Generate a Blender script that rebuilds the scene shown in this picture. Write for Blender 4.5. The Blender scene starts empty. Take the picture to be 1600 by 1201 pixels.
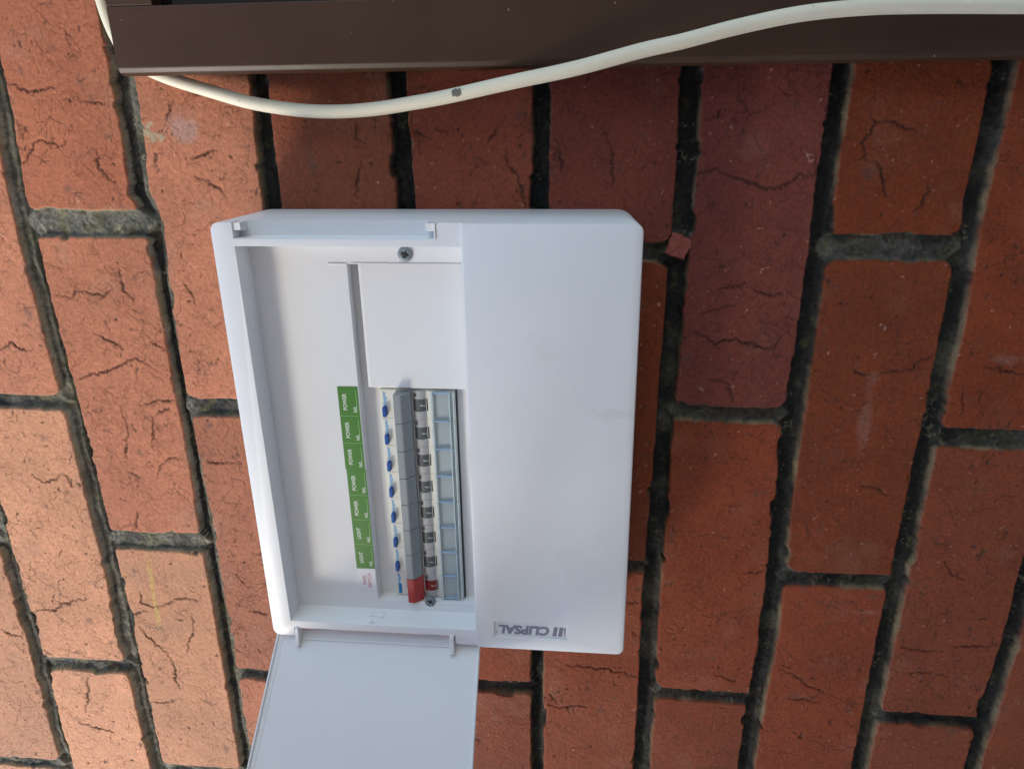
import bpy, bmesh, math, random
import numpy as np
from mathutils import Vector, Matrix

# ------------------------------------------------------------------ scene, camera, light
S = bpy.context.scene
COL = S.collection
Z0 = 1.5                                  # height of the wall's a=0 line above the ground (m)

def W(a, b, c):
    """wall coordinates in mm (a = down the wall, b = along it, c = out of it) -> world metres"""
    return Vector((-b / 1000.0, -c / 1000.0, Z0 - a / 1000.0))

def new_mat(name):
    m = bpy.data.materials.new(name); m.use_nodes = True
    return m, m.node_tree, m.node_tree.nodes['Principled BSDF']

cam_d = bpy.data.cameras.new('camera'); cam = bpy.data.objects.new('camera', cam_d); COL.objects.link(cam)
R = np.array([[0.99530182, 0.00900087, 0.09640165], [0.02698888, 0.93041264, -0.36551869], [-0.0929833, 0.36640319, 0.92579847]])
def wv(r): return Vector((-r[1], r[2], -r[0]))
cx, cy, cz = wv(R[0]), -wv(R[1]), -wv(R[2])
M = Matrix((cx, cy, cz)).transposed().to_4x4(); M.translation = W(373.794, -94.582, 482.039)
cam.matrix_world = M
cam_d.sensor_width = 36.0; cam_d.lens = 1194.55 / 1600 * 36.0
cam_d.clip_start = 0.01; cam_d.clip_end = 500.0
S.camera = cam

to_sun = Vector((-1.38, -1.0, 0.81)).normalized()
sun_el = math.asin(to_sun.z); sun_az = math.atan2(to_sun.x, to_sun.y)
w = bpy.data.worlds.new('World'); S.world = w; w.use_nodes = True
nt = w.node_tree; bg = nt.nodes['Background']
sky = nt.nodes.new('ShaderNodeTexSky'); sky.sky_type = 'NISHITA'; sky.sun_disc = False
sky.air_density = 1.1; sky.dust_density = 0.2; sky.ozone_density = 2.6; sky.sun_elevation = sun_el; sky.sun_rotation = sun_az
wb = nt.nodes.new('ShaderNodeMix'); wb.data_type = 'RGBA'; wb.blend_type = 'MULTIPLY'; wb.inputs[0].default_value = 1.0
wb.inputs[7].default_value = (1.0, 0.875, 0.765, 1)          # the camera's white balance takes some blue out of the sky light
nt.links.new(sky.outputs[0], wb.inputs[6]); nt.links.new(wb.outputs[2], bg.inputs[0]); bg.inputs[1].default_value = 0.145
sd = bpy.data.lights.new('sun', 'SUN'); sd.energy = 0.66; sd.angle = math.radians(15); sd.color = (1.0, 0.91, 0.74)
sun = bpy.data.objects.new('sun', sd); COL.objects.link(sun)
sun.rotation_euler = to_sun.to_track_quat('Z', 'Y').to_euler(); sun.location = (-3, -3, 4)
vs = S.view_settings; vs.view_transform = 'Standard'; vs.look = 'None'; vs.gamma = 1.0; vs.exposure = 2.22
S.render.engine = 'CYCLES'
S.cycles.max_bounces = 6; S.cycles.transparent_max_bounces = 12

# measured layout of this wall (mm): joint lines, upright joints, cracks, cable path
LINES={-1: [(256.2, 0.7), (341.2, 1.1), (436.4, -1.7)], 0: [(-75.9, 1.6), (-30.7, -2.4), (-9.8, -2.4), (41.9, -1.6), (105.4, -0.1), (174.7, 0.5), (251.3, 2.0), (335.1, 1.1), (428.6, -0.1)], 1: [(-75.5, -0.5), (-31.0, -3.0), (-10.4, 3.2), (40.4, 0.9), (102.9, 0.3), (171.1, 1.3), (246.5, 1.2), (328.9, 0.6), (420.9, -0.7)], 2: [(-92.4, 0.3), (-31.3, -1.1)], 3: [(-91.7, -0.3), (-31.7, 1.1)], 4: [(-81.4, 0.5), (-32.0, 0.4), (348.4, -0.3), (395.1, -0.2)], 5: [(-92.6, 0.7), (-44.7, 2.1), (115.3, -0.2), (245.7, -1.3), (280.3, -1.2), (367.4, 0.7)], 6: [(-97.3, -0.6), (-20.1, -2.1), (33.0, -0.4), (90.5, -1.4), (153.2, -1.2), (222.3, 0.4), (297.9, 2.0), (381.9, -1.0)], 7: [(-96.4, 0.0), (-32.9, -1.3), (45.1, 0.6), (149.5, 0.3), (199.6, 0.7), (291.8, 0.4), (374.0, 0.9)], 8: [(285.6, 0.6), (345.7, -1.0)]}
PERPS={0: [-10.1, 236.8], 6: [0.7, 241.6], 4: [5.0, 238.0], -1: [120.4, 364.4], 1: [120.5, 363.3], 5: [114.0, 355.4], 7: [125.9, 364.9], 3: [359.2], -2: [484.1]}
CRACKS=[[(437.1,-42.8),(443.4,-42.8),(449.6,-44.1),(456.2,-41.0),(466.4,-39.1),(476.7,-36.0),(484.3,-34.8),(492.7,-37.3),(499.3,-43.5),(504.5,-41.7),(507.4,-42.9),(507.4,-52.0),(504.8,-58.1)],[(533.6,-77.3),(536.8,-72.1),(533.2,-61.0),(534.5,-51.4),(529.0,-49.0)],[(534.5,-51.4),(541.6,-49.6),(546.4,-38.7),(549.2,-28.8)],[(440.8,-74.3),(448.8,-74.3),(450.1,-80.7)],[(536.8,-72.1),(545.5,-73.2),(553.1,-69.7),(560.6,-67.4)],[(566.5,-20.1),(570.5,-25.2),(572.8,-32.6),(572.6,-40.0)],[(437.0,61.5),(446.2,56.9),(457.7,63.9),(472.3,60.7),(483.6,65.5),(495.7,65.9),(502.5,55.7),(508.3,59.1)],[(447.8,43.3),(459.6,40.2),(470.1,38.6)],[(455.6,87.8),(468.3,91.2),(472.6,99.4),(474.7,107.1)],[(563.6,163.0),(573.7,164.2),(584.9,168.7)],[(594.9,67.9),(585.6,73.9),(581.2,78.4),(568.4,80.9),(556.0,86.4)],[(618.4,108.5),(617.5,90.6)],[(626.6,90.3),(630.9,105.1)],[(627.5,75.7),(638.0,76.8),(650.6,81.6)],[(546.9,79.3),(554.1,82.8),(559.2,81.2)],[(457.3,28.4),(467.5,25.4),(475.3,24.0)],[(478.2,26.7),(491.9,32.0),(500.7,29.1),(509.0,33.1)],[(530.7,324.6),(540.1,330.0),(550.7,338.6),(560.9,343.0),(567.6,345.6)],[(613.2,297.2),(621.0,298.6),(640.8,299.1)],[(650.3,293.5),(663.5,292.5),(676.7,291.5)],[(539.6,352.1),(549.4,353.4),(562.4,354.5)],[(492.6,238.2),(510.6,236.3)],[(480.9,333.6),(492.6,336.9),(496.4,342.9)],[(621.8,320.5),(637.1,320.3),(654.3,322.0)],[(630.6,221.1),(636.9,231.5),(646.5,236.3)],[(358.7,326.8),(364.9,332.7),(375.9,331.8),(382.0,333.3),(394.0,333.0),(407.1,335.7),(417.2,339.4),(423.3,340.2)],[(352.1,374.1),(362.5,375.9),(374.8,373.5),(385.1,373.3)],[(353.0,363.4),(358.2,368.2),(360.4,373.4)],[(411.1,269.7),(420.6,269.1)],[(4.1,-96.3),(11.3,-96.2),(17.6,-93.1),(26.1,-93.0),(33.7,-94.8),(41.9,-93.5)],[(4.3,-47.8),(10.4,-51.2),(16.4,-60.4),(24.4,-63.0),(35.4,-60.4),(41.8,-63.0)],[(60.1,-57.7),(58.9,-45.8),(64.1,-39.2),(68.2,-37.8)],[(123.5,-40.6),(132.8,-36.6),(139.5,-34.0),(141.8,-30.0)],[(55.7,-85.9),(65.6,-85.8),(72.4,-84.5)],[(109.9,-75.5),(114.0,-83.0),(117.4,-86.7)],[(122.6,-52.4),(131.5,-55.0),(140.4,-57.6)],[(6.9,38.5),(17.6,39.9),(26.3,35.9),(42.6,39.4),(52.0,31.8)],[(29.3,64.3),(34.6,68.9),(41.6,73.4),(51.6,78.8)],[(9.5,101.7),(23.8,96.4),(44.3,91.0),(55.2,84.2),(67.1,88.8),(72.5,93.5)],[(58.1,118.6),(71.4,116.5),(81.7,117.8)],[(61.0,128.6),(60.4,140.6),(56.9,154.6)],[(64.5,127.6),(75.5,120.5)],[(34.1,164.4),(36.6,151.9)],[(-45.0,180.4),(-37.9,186.5),(-26.6,183.3),(-18.3,177.4)],[(101.4,28.1),(107.7,35.4),(109.6,42.0)],[(70.4,71.2),(81.6,78.8)],[(-44.0,80.3),(-32.8,75.2),(-24.2,79.8),(-17.3,78.0)],[(56.3,179.7),(60.1,168.7),(69.6,162.1),(79.5,162.6)],[(97.5,163.6),(107.0,165.9),(123.8,163.4)],[(59.1,19.9),(59.1,34.7),(67.1,40.5)],[(-18.3,177.4),(-15.7,188.3),(-9.1,189.9)],[(38.1,120.9),(41.1,137.8),(36.6,151.9)],[(-78.4,311.3),(-56.1,305.5),(-39.3,298.0),(-21.4,292.6)],[(13.6,320.2),(20.7,331.7),(30.0,342.1),(35.9,350.6)],[(22.5,284.6),(19.5,295.2),(27.2,297.9),(38.1,298.2)],[(10.4,308.6),(24.7,301.2)],[(62.7,302.9),(62.0,317.9),(53.4,335.9),(50.9,345.0)],[(-44.1,377.3),(-49.5,401.3),(-54.9,416.3)],[(-64.2,430.6),(-52.7,433.2),(-31.8,438.8)],[(7.3,401.3),(19.2,400.3),(39.2,396.3)],[(-111.7,332.2),(-102.4,337.1),(-93.1,338.7)],[(103.2,261.3),(112.1,272.9),(120.6,274.4)],[(112.0,298.6),(126.1,299.8)],[(33.6,210.5),(30.5,226.0)],[(38.1,298.2),(54.3,288.8),(70.3,289.9)],[(35.9,350.6),(37.6,373.1),(39.3,384.5)],[(323.3,-57.3),(325.2,-47.3),(330.4,-41.0),(333.0,-29.4),(335.6,-21.6)],[(265.3,-68.0),(274.4,-64.9)],[(384.1,-66.9),(387.3,-49.8),(387.8,-34.7)],[(355.0,-57.3),(357.8,-43.5)],[(232.5,-49.8),(229.4,-36.9),(227.2,-27.7)],[(305.5,-52.3),(313.3,-47.3)],[(230.5,-73.7),(230.9,-62.5)],[(279.9,-69.8),(287.6,-67.3)],[(317.6,-69.6),(316.3,-64.7),(311.0,-62.3)]]
CABLE=[(83.0, -162.5, 5), (84.5, -152.4, 6), (86.4, -141.6, 7), (87.8, -133.4, 7), (90.5, -123.7, 7), (95.1, -114.5, 7), (105.5, -105.6, 7), (118.9, -99.4, 7), (144.1, -92.1, 9), (168.8, -85.5, 11), (189.8, -82.0, 12), (210.0, -80.1, 14), (229.8, -80.0, 15), (249.7, -81.4, 17), (269.3, -84.1, 19), (292.5, -87.8, 22), (329.8, -95.1, 28), (365.2, -101.7, 34), (398.9, -109.8, 36), (420.5, -114.1, 37), (447.4, -120.4, 37), (478.8, -126.1, 37), (510.0, -128.6, 37), (540.9, -128.9, 37), (586.6, -128.1, 37), (631.5, -127.1, 37), (691.0, -125.0, 36)]
YEL=[(32.0, 251.4), (34.4, 272.4), (33.4, 300.5), (33.6, 322.9)]
NIB=[(429.5, 0.9), (433.9, 6.8)]
LICH=[(97.9, -67.4), (78.5, -12.5), (26.8, -12.1)]
# ------------------------------------------------------------------ helpers
def tag(o, label=None, cat=None, group=None, kind=None):
    if label: o['label'] = label
    if cat: o['category'] = cat
    if group: o['group'] = group
    if kind: o['kind'] = kind
    return o

def link(name, me, mat, parent=None):
    o = bpy.data.objects.new(name, me); COL.objects.link(o)
    if mat: me.materials.append(mat)
    if parent: o.parent = parent
    return o

def from_bm(name, bm, mat, parent=None, smooth=False):
    bmesh.ops.recalc_face_normals(bm, faces=bm.faces)
    me = bpy.data.meshes.new(name); bm.to_mesh(me); bm.free()
    if smooth:
        for p in me.polygons: p.use_smooth = True
    return link(name, me, mat, parent)

def box(bm, f, a0, a1, b0, b1, c0, c1):
    vs_ = [bm.verts.new(f(a, b, c)) for a in (a0, a1) for b in (b0, b1) for c in (c0, c1)]
    for q in ((0,1,3,2),(4,6,7,5),(0,4,5,1),(2,3,7,6),(0,2,6,4),(1,5,7,3)):
        bm.faces.new([vs_[i] for i in q])
    return vs_

def prism(bm, f, prof, lo, hi, axis='b'):
    """extrude a 2D profile; axis b: prof is (a,c); axis a: prof is (b,c); axis c: prof is (a,b)"""
    g = {'b': lambda p, t: f(p[0], t, p[1]), 'a': lambda p, t: f(t, p[0], p[1]), 'c': lambda p, t: f(p[0], p[1], t)}[axis]
    A = [bm.verts.new(g(p, lo)) for p in prof]; B = [bm.verts.new(g(p, hi)) for p in prof]
    n = len(prof)
    bm.faces.new(A); bm.faces.new(B[::-1])
    for i in range(n):
        bm.faces.new((A[i], B[i], B[(i+1) % n], A[(i+1) % n]))

def rrect(a0, a1, b0, b1, r, n=8):
    pts = []
    for (ca, cb, s) in ((a1-r, b1-r, 0), (a0+r, b1-r, 90), (a0+r, b0+r, 180), (a1-r, b0+r, 270)):
        for i in range(n+1):
            t = math.radians(s + 90*i/n); pts.append((ca + r*math.cos(t), cb + r*math.sin(t)))
    return pts

def loft(bm, f, rings, cap0=True, cap1=True):
    """rings: list of (points(a,b), c)"""
    V = [[bm.verts.new(f(p[0], p[1], c)) for p in pts] for pts, c in rings]
    n = len(V[0])
    for u, v in zip(V[:-1], V[1:]):
        for i in range(n): bm.faces.new((u[i], u[(i+1) % n], v[(i+1) % n], v[i]))
    if cap0: bm.faces.new(V[0][::-1])
    if cap1: bm.faces.new(V[-1])

def bevel(o, width=0.0004, seg=2, angle=35):
    m = o.modifiers.new('bevel', 'BEVEL'); m.width = width; m.segments = seg
    m.limit_method = 'ANGLE'; m.angle_limit = math.radians(angle); m.harden_normals = False
    return o

def bake(o):
    dg = bpy.context.evaluated_depsgraph_get(); dg.update()
    me = bpy.data.meshes.new_from_object(o.evaluated_get(dg)); o.modifiers.clear(); o.data = me

FONT_CACHE = {}
def text_mesh(name, items, f, mat, parent, thick=0.06):
    """items: (text, a, b, c, height_mm, length_mm, direction, offset); direction 'up' reads towards -b with
    its top towards -a, 'flip' reads towards -a with its top towards +b. Position is the text's centre."""
    bm = bmesh.new()
    for (txt, a, b, c, hgt, length, direction, off) in items:
        key = (txt, off)
        if key not in FONT_CACHE:
            cu = bpy.data.curves.new('lettering', 'FONT'); cu.body = txt; cu.size = 1.0; cu.offset = off; cu.resolution_u = 3
            cu.align_x = 'LEFT'
            ob = bpy.data.objects.new('lettering', cu); COL.objects.link(ob)
            dg = bpy.context.evaluated_depsgraph_get(); dg.update()
            me = ob.evaluated_get(dg).to_mesh()
            vv = [tuple(v.co) for v in me.vertices]; ff = [tuple(p.vertices) for p in me.polygons]
            ob.evaluated_get(dg).to_mesh_clear()
            COL.objects.unlink(ob); bpy.data.objects.remove(ob); bpy.data.curves.remove(cu)
            FONT_CACHE[key] = (vv, ff)
        vv, ff = FONT_CACHE[key]
        xs = [v[0] for v in vv]; ys = [v[1] for v in vv]
        x0, x1, y0, y1 = min(xs), max(xs), min(ys), max(ys)
        sx = length / (x1-x0); sy = hgt / (y1-y0); mx, my = (x0+x1)/2, (y0+y1)/2
        vm = []
        for v in vv:
            tx, ty = (v[0]-mx)*sx, (v[1]-my)*sy
            if direction == 'up': p = (a - ty, b - tx)
            else: p = (a - tx, b + ty)
            vm.append(bm.verts.new(f(p[0], p[1], c + thick)))
        for q in ff:
            try: bm.faces.new([vm[i] for i in q])
            except ValueError: pass
    me = bpy.data.meshes.new(name); bm.to_mesh(me); bm.free()
    return link(name, me, mat, parent)

def plastic(name, col, rough=0.42, bump=0.03, scale=900, spec=0.45, var=0.03):
    m, t, b = new_mat(name)
    n = t.nodes.new('ShaderNodeTexNoise'); n.inputs['Scale'].default_value = scale; n.inputs['Detail'].default_value = 3
    n2 = t.nodes.new('ShaderNodeTexNoise'); n2.inputs['Scale'].default_value = 22; n2.inputs['Detail'].default_value = 5
    tc = t.nodes.new('ShaderNodeTexCoord')
    t.links.new(tc.outputs['Object'], n.inputs['Vector']); t.links.new(tc.outputs['Object'], n2.inputs['Vector'])
    mix = t.nodes.new('ShaderNodeMix'); mix.data_type = 'RGBA'
    mix.inputs[6].default_value = (*[c*(1-var) for c in col], 1); mix.inputs[7].default_value = (*[min(1, c*(1+var)) for c in col], 1)
    t.links.new(n2.outputs['Fac'], mix.inputs[0]); t.links.new(mix.outputs[2], b.inputs['Base Color'])
    mr = t.nodes.new('ShaderNodeMapRange'); mr.inputs[3].default_value = rough*0.85; mr.inputs[4].default_value = min(1, rough*1.2)
    t.links.new(n2.outputs['Fac'], mr.inputs[0]); t.links.new(mr.outputs[0], b.inputs['Roughness'])
    b.inputs['Specular IOR Level'].default_value = spec
    bp = t.nodes.new('ShaderNodeBump'); bp.inputs['Strength'].default_value = bump; bp.inputs['Distance'].default_value = 0.001
    t.links.new(n.outputs['Fac'], bp.inputs['Height']); t.links.new(bp.outputs[0], b.inputs['Normal'])
    return m

# ------------------------------------------------------------------ the brick wall
rng = np.random.default_rng(7)
def vnoise(x, y, scale, seed):
    """smooth value noise on arbitrary points, cell size = scale (mm)"""
    r = np.random.default_rng(seed).random((256, 256)).astype(np.float32)
    u, v = x/scale + 917.3, y/scale + 613.7
    i, j = np.floor(u).astype(np.int64), np.floor(v).astype(np.int64)
    fu, fv = (u-i).astype(np.float32), (v-j).astype(np.float32)
    fu = fu*fu*(3-2*fu); fv = fv*fv*(3-2*fv)
    i0, i1, j0, j1 = i & 255, (i+1) & 255, j & 255, (j+1) & 255
    return (r[i0, j0]*(1-fu)+r[i1, j0]*fu)*(1-fv) + (r[i0, j1]*(1-fu)+r[i1, j1]*fu)*fv
def fbm(x, y, scale, seed, octv=4, gain=0.55):
    s, amp, tot = 0, 1.0, 0
    for k in range(octv):
        s = s + amp*(vnoise(x, y, scale/2**k, seed*31+k)-0.5); tot += amp; amp *= gain
    return s*2/tot                      # about -1..1
def sstep(x, a, b):
    t = np.clip((x-a)/(b-a), 0, 1); return t*t*(3-2*t)

def axis(core0, core1, step, lo, hi):
    v = list(np.arange(core0, core1, step)); s = step; x = v[-1]
    while x < hi: s = min(s*1.05, 6.0); x += s; v.append(x)
    s = step; x = v[0]; pre = []
    while x > lo: s = min(s*1.05, 6.0); x -= s; pre.append(x)
    return np.array(pre[::-1] + v)
ga = axis(-165, 735, 0.60, -1250, 1500)
gb = axis(-150, 505, 0.60, -1400, 1600)
Bg, Ag = np.meshgrid(gb, ga)            # rows along a, columns along b
na, nb = len(ga), len(gb)

# bed joints: centre and half-width as functions of b
KMIN, KMAX = -16, 19
HALF = {-2: 5.5, -1: 5.6, 0: 6.0, 1: 5.6, 2: 5.5, 3: 5.4, 4: 4.9, 5: 5.8, 6: 5.7, 7: 6.0, 8: 5.9}
lineC = {}; lineH = {}
for k in range(KMIN, KMAX+1):
    dev = 1.0*fbm(gb, gb*0+k*50.0, 90, 11, 3)
    if k in LINES:
        bs = [q[0] for q in LINES[k]]; ds = [q[1] for q in LINES[k]]
        dev = 0.6*dev + np.interp(gb, bs, ds)
    lineC[k] = 86.0*k + dev
    lineH[k] = HALF.get(k, 5.6) + 0.9*fbm(gb, gb*0+k*77.0, 60, 12, 3)
    if k == 1: lineH[k] = lineH[k] + 1.4*sstep(-gb, -30, 60) - 1.6*sstep(gb, 0, 60)*sstep(-gb, -240, -140)
    if k in (5, 6): lineH[k] = lineH[k] + 0.7*sstep(gb, 100, 250)
Cst = np.stack([lineC[k] for k in range(KMIN, KMAX+1)])     # (K, nb)
Hst = np.stack([lineH[k] for k in range(KMIN, KMAX+1)])
course = np.zeros((na, nb), np.int32)
for i in range(Cst.shape[0]): course += (Ag > Cst[i][None, :]).astype(np.int32)
course = np.clip(course-1, 0, Cst.shape[0]-2)              # index into stack
jj = np.arange(nb)[None, :].repeat(na, 0)
aL, hL = Cst[course, jj], Hst[course, jj]; aR, hR = Cst[course+1, jj], Hst[course+1, jj]
dA = np.minimum(Ag-aL-hL, aR-hR-Ag)
nearR = (aR - Ag) < (Ag - aL)
dB = np.full((na, nb), 1e3); brickid = np.zeros((na, nb), np.int32); perpside = np.zeros((na, nb), bool)
PW = {(0, 0): 9.0, (0, 1): 8.2, (6, 0): 7.6, (6, 1): 6.0, (4, 0): 6.0, (4, 1): 4.8, (-1, 0): 5.4, (-1, 1): 6.4,
      (1, 0): 7.0, (1, 1): 5.2, (5, 0): 5.6, (5, 1): 5.4, (7, 0): 7.0, (7, 1): 5.6, (3, 0): 5.6, (-2, 0): 5.0}
for ci in range(Cst.shape[0]-1):
    k = ci + KMIN; m = course == ci
    ps = list(PERPS.get(k, [])); hs = [PW.get((k, i), 5.6) for i in range(len(ps))]
    if not ps: ps = [120.0 if k % 2 else 0.0]; hs = [5.6]
    ps = list(ps); rr = random.Random(k)
    while ps[-1] < 1900: ps.append(ps[-1]+240+rr.uniform(-2, 2)); hs.append(rr.uniform(4.8, 6.2))
    while ps[0] > -1700: ps.insert(0, ps[0]-240+rr.uniform(-2, 2)); hs.insert(0, rr.uniform(4.8, 6.2))
    ps = np.array(ps); hs = np.array(hs)
    bb = Bg[m]; aa = Ag[m]
    bbw = bb + 0.8*fbm(aa, bb, 50, 21+k, 2)
    idx = np.clip(np.searchsorted(ps, bbw), 1, len(ps)-1)
    d0 = bbw-ps[idx-1]-hs[idx-1]; d1 = ps[idx]-hs[idx]-bbw
    dB[m] = np.minimum(d0, d1); brickid[m] = ci*64+idx; perpside[m] = d0 < d1
bri = brickid.astype(np.int64)
def perbrick(seed): return np.random.default_rng(seed).random(64*64)[bri % 4096]
rad = 3.0 + 6.0*perbrick(3)*(vnoise(Ag, Bg, 70, 5) > .5)
s_ = np.where((dA < rad) & (dB < rad), rad - np.hypot(rad-dA, rad-dB), np.minimum(dA, dB))
rag = 0.95*fbm(Ag, Bg, 8, 31, 4) + 0.40*fbm(Ag, Bg, 2.4, 32, 2)
chip = np.clip(fbm(Ag, Bg, 17, 33, 3)-0.33, 0, 1)*11.0
chip2 = np.clip(fbm(Ag, Bg, 26, 39, 3)-0.36, 0, 1)*20.0*sstep(-Ag, -60, 60)
s = s_ + rag - (chip+chip2)*sstep(-s_, -9, 0)
nib = 6.5 - np.maximum(np.abs((Ag-431)*0.8+(Bg-1)*.35), np.abs((Bg-1.5)*0.9-(Ag-431)*.3)) + rag*1.3 + 1.6*fbm(Ag, Bg, 9, 34, 2)
isnib = (nib > s) & (nib > -1.5)
s = np.maximum(s, nib)
# joints: bed joints are raked deep, the upright joints are fuller
isbed = dA < dB
wbed = sstep(dB-dA, -3, 3)
depth = 6.2 + 4.2*wbed + 1.8*fbm(Ag, Bg, 40, 41, 3) + 0.9*fbm(Ag, Bg, 5, 42, 3)
# mortar slopes across the bed joint: a raised fillet clings to one side on the left part of the wall
u = np.clip((np.where(nearR, aR-Ag, Ag-aL))/np.maximum(np.where(nearR, hR, hL), 1), 0, 1)
side = np.where(nearR, -u, u)            # -1 .. 1 across the joint
leftpart = sstep(-Ag, -230, -40)
nearline = course + KMIN + nearR.astype(np.int32)
side = np.where(nearline == 1, -side, side)
depth = depth - wbed*leftpart*3.6*sstep(-side, -.15, .15)*(0.6+0.5*fbm(Ag, Bg, 25, 43, 2)) - wbed*(1-leftpart)*1.6*sstep(side, .1, .8)
perp_u = np.where(perpside, 1, -1)
depth = depth - (1-wbed)*1.6*sstep(fbm(Ag, Bg, 14, 44, 3), -.2, .5)
depth = np.clip(depth - 1.8*leftpart, 2.2, 13)
edge = 1.1 + 0.5*fbm(Ag, Bg, 20, 45, 2)
t = sstep(s, -1.3, edge*.75)
# brick face relief
face = 0.55*fbm(Ag, Bg, 45, 51, 3) + 0.22*fbm(Ag, Bg, 9, 52, 4) + 0.13*fbm(Ag, Bg, 2.6, 53, 3)
face += (perbrick(8)-0.5)*1.4
streak = fbm(Ag*0.45+Bg*0.25, Bg*1.0-Ag*0.2, 5, 54, 3); face -= 0.5*np.clip(streak-0.42, 0, 1)
pits = np.clip(fbm(Ag, Bg, 5.0, 55, 3)-0.58, 0, 1); face -= 3.2*pits
crumb = np.clip(fbm(Ag, Bg, 3.2, 56, 3)-0.60, 0, 1); face += 2.6*crumb
nick = fbm(Ag*0.9+Bg*0.35, Bg*0.45-Ag*0.3, 3.4, 57, 3); nk = np.clip(nick-0.42, 0, 1)*sstep(fbm(Ag, Bg, 22, 58, 2), -.35, .4)*(0.35+1.3*perbrick(61)); face -= 1.3*nk
# cracks
crk = np.zeros((na, nb), np.float32)
def stamp(pts, width, amp):
    P = np.array(pts)
    ia = np.clip(np.searchsorted(ga, P[:, 0]), 3, na-4); ib = np.clip(np.searchsorted(gb, P[:, 1]), 3, nb-4)
    for da in range(-2, 3):
        for db in range(-2, 3):
            x, y = ia+da, ib+db
            d = np.hypot(ga[x]-P[:, 0], gb[y]-P[:, 1])
            np.maximum.at(crk, (x, y), (amp*np.exp(-(d/width)**2)).astype(np.float32))
def rough_line(pts, jit, r):
    """densify a polyline with a wandering offset"""
    out = []; off = np.zeros(2)
    for p, q in zip(pts[:-1], pts[1:]):
        p, q = np.array(p, float), np.array(q, float); n = max(2, int(np.hypot(*(q-p))/0.45))
        for i in range(n):
            off = off*0.86 + r.normal(0, jit*1.5, 2); out.append(p+(q-p)*i/n+off)
    return np.array(out)
r = np.random.default_rng(5)
for c in CRACKS:
    P = rough_line(c, 0.26, r); n = len(P)
    wv_ = 0.40 + 0.26*np.sin(np.linspace(0, 3.14, n)); amp = 0.75+0.45*np.sin(np.linspace(0, 3.14, n)+r.normal(0, .3))
    stamp(P, wv_*(0.8+0.5*r.random()), amp)
    for _ in range(2):                   # short twigs off the traced crack
        q = P[r.integers(n)]; th = r.uniform(0, 6.28); L = r.uniform(2, 9)
        stamp(rough_line([q, q+L*np.array([math.cos(th), math.sin(th)])], 0.3, r), 0.34, 0.6)
def walk(a, b, th, L, r):
    out = []; x = np.array([a, b], float)
    for i in range(int(L/0.5)):
        th += r.normal(0, 0.28)
        if r.random() < 0.06: th += r.choice([-1, 1])*r.uniform(.6, 1.2)
        x = x + 0.5*np.array([math.cos(th), math.sin(th)]); out.append(x.copy())
    return np.array(out)
for i in range(3400):
    a, b = r.uniform(-170, 740), r.uniform(-150, 500)
    left = 1 if a < 230 else 0
    if left == 0 and r.random() < 0.5: continue
    L = r.exponential(8)+2
    P = walk(a, b, r.uniform(0, 6.28), L, r); stamp(P, r.uniform(.25, .42), r.uniform(.2, .6)*(1 if left else .7))
    if r.random() < .4:
        q = P[r.integers(len(P))]; stamp(walk(q[0], q[1], r.uniform(0, 6.28), L*.5, r), .28, .5)
crk *= (0.6+0.4*sstep(fbm(Ag, Bg, 5.0, 61, 2), -.5, .3))*sstep(s, -.5, 1.5)
face -= 1.0*crk
Hh = t*face - (1-t)*depth + 0.0
Hh += (1-t)*(0.35*fbm(Ag, Bg, 1.6, 62, 2))

# colour: what the surfaces are made of, with some of the wall's light and shade put in
def C3(x): return np.array(x, np.float32)
def lerp(c, d, f): return c*(1-f[..., None]) + d*f[..., None]
# brick tones with the light falloff painted in: pale orange above, deeper red below
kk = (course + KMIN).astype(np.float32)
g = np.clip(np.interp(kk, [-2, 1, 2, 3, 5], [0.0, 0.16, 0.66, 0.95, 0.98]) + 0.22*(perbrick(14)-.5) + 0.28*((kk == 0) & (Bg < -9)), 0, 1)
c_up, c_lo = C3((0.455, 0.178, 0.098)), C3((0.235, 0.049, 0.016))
base = lerp(lerp(c_up[None, None]*np.ones((na, nb, 3), np.float32), C3((0.62, 0.300, 0.165)), (((kk == -1) & (Bg > 120)) | ((kk == 0) & (Bg > 236)) | (kk <= -2)).astype(np.float32)*.8), c_lo, g.astype(np.float32))  # brightest-lit bricks get extra lightness put into their colour
purple = (perbrick(15)*0.55 + 0.45*vnoise(Ag, Bg, 120, 71))
pb = np.where((kk == 5) & (Bg < 114), 0.75, 0.0) + np.where((kk == 4) & (Bg < 5), 0.65, 0.0) + np.where((kk == 3) & (Bg < 116), 0.35, 0.0)  # purple bricks by the box: own tone plus some of its shade
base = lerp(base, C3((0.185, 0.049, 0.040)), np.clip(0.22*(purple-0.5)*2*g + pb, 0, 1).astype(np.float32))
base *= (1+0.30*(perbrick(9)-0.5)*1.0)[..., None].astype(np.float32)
base *= (1 + 0.19*fbm(Ag, Bg, 34, 72, 4) + 0.10*fbm(Ag, Bg, 3.0, 73, 3))[..., None].astype(np.float32)
base = lerp(base, C3((0.36, 0.20, 0.13)), (0.35*(1-.6*g)*sstep(fbm(Ag, Bg, 26, 74, 4), .15, .7)).astype(np.float32))      # dusty patches
base = lerp(base, C3((0.10, 0.065, 0.055)), (0.55*sstep(fbm(Ag, Bg, 12, 75, 4), .42, .75)).astype(np.float32))    # soot
base = lerp(base, C3((0.55, 0.33, 0.24)), (0.6*sstep(crumb, .02, .14)).astype(np.float32))
base = lerp(base, C3((0.30, 0.20, 0.14)), (0.25*leftpart*sstep(-s, -6, -1)*sstep(fbm(Ag, Bg, 18, 76, 3), -.1, .6)).astype(np.float32))
base = lerp(base, C3((0.05, 0.022, 0.016)), np.clip(crk*0.9, 0, .9).astype(np.float32))
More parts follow.
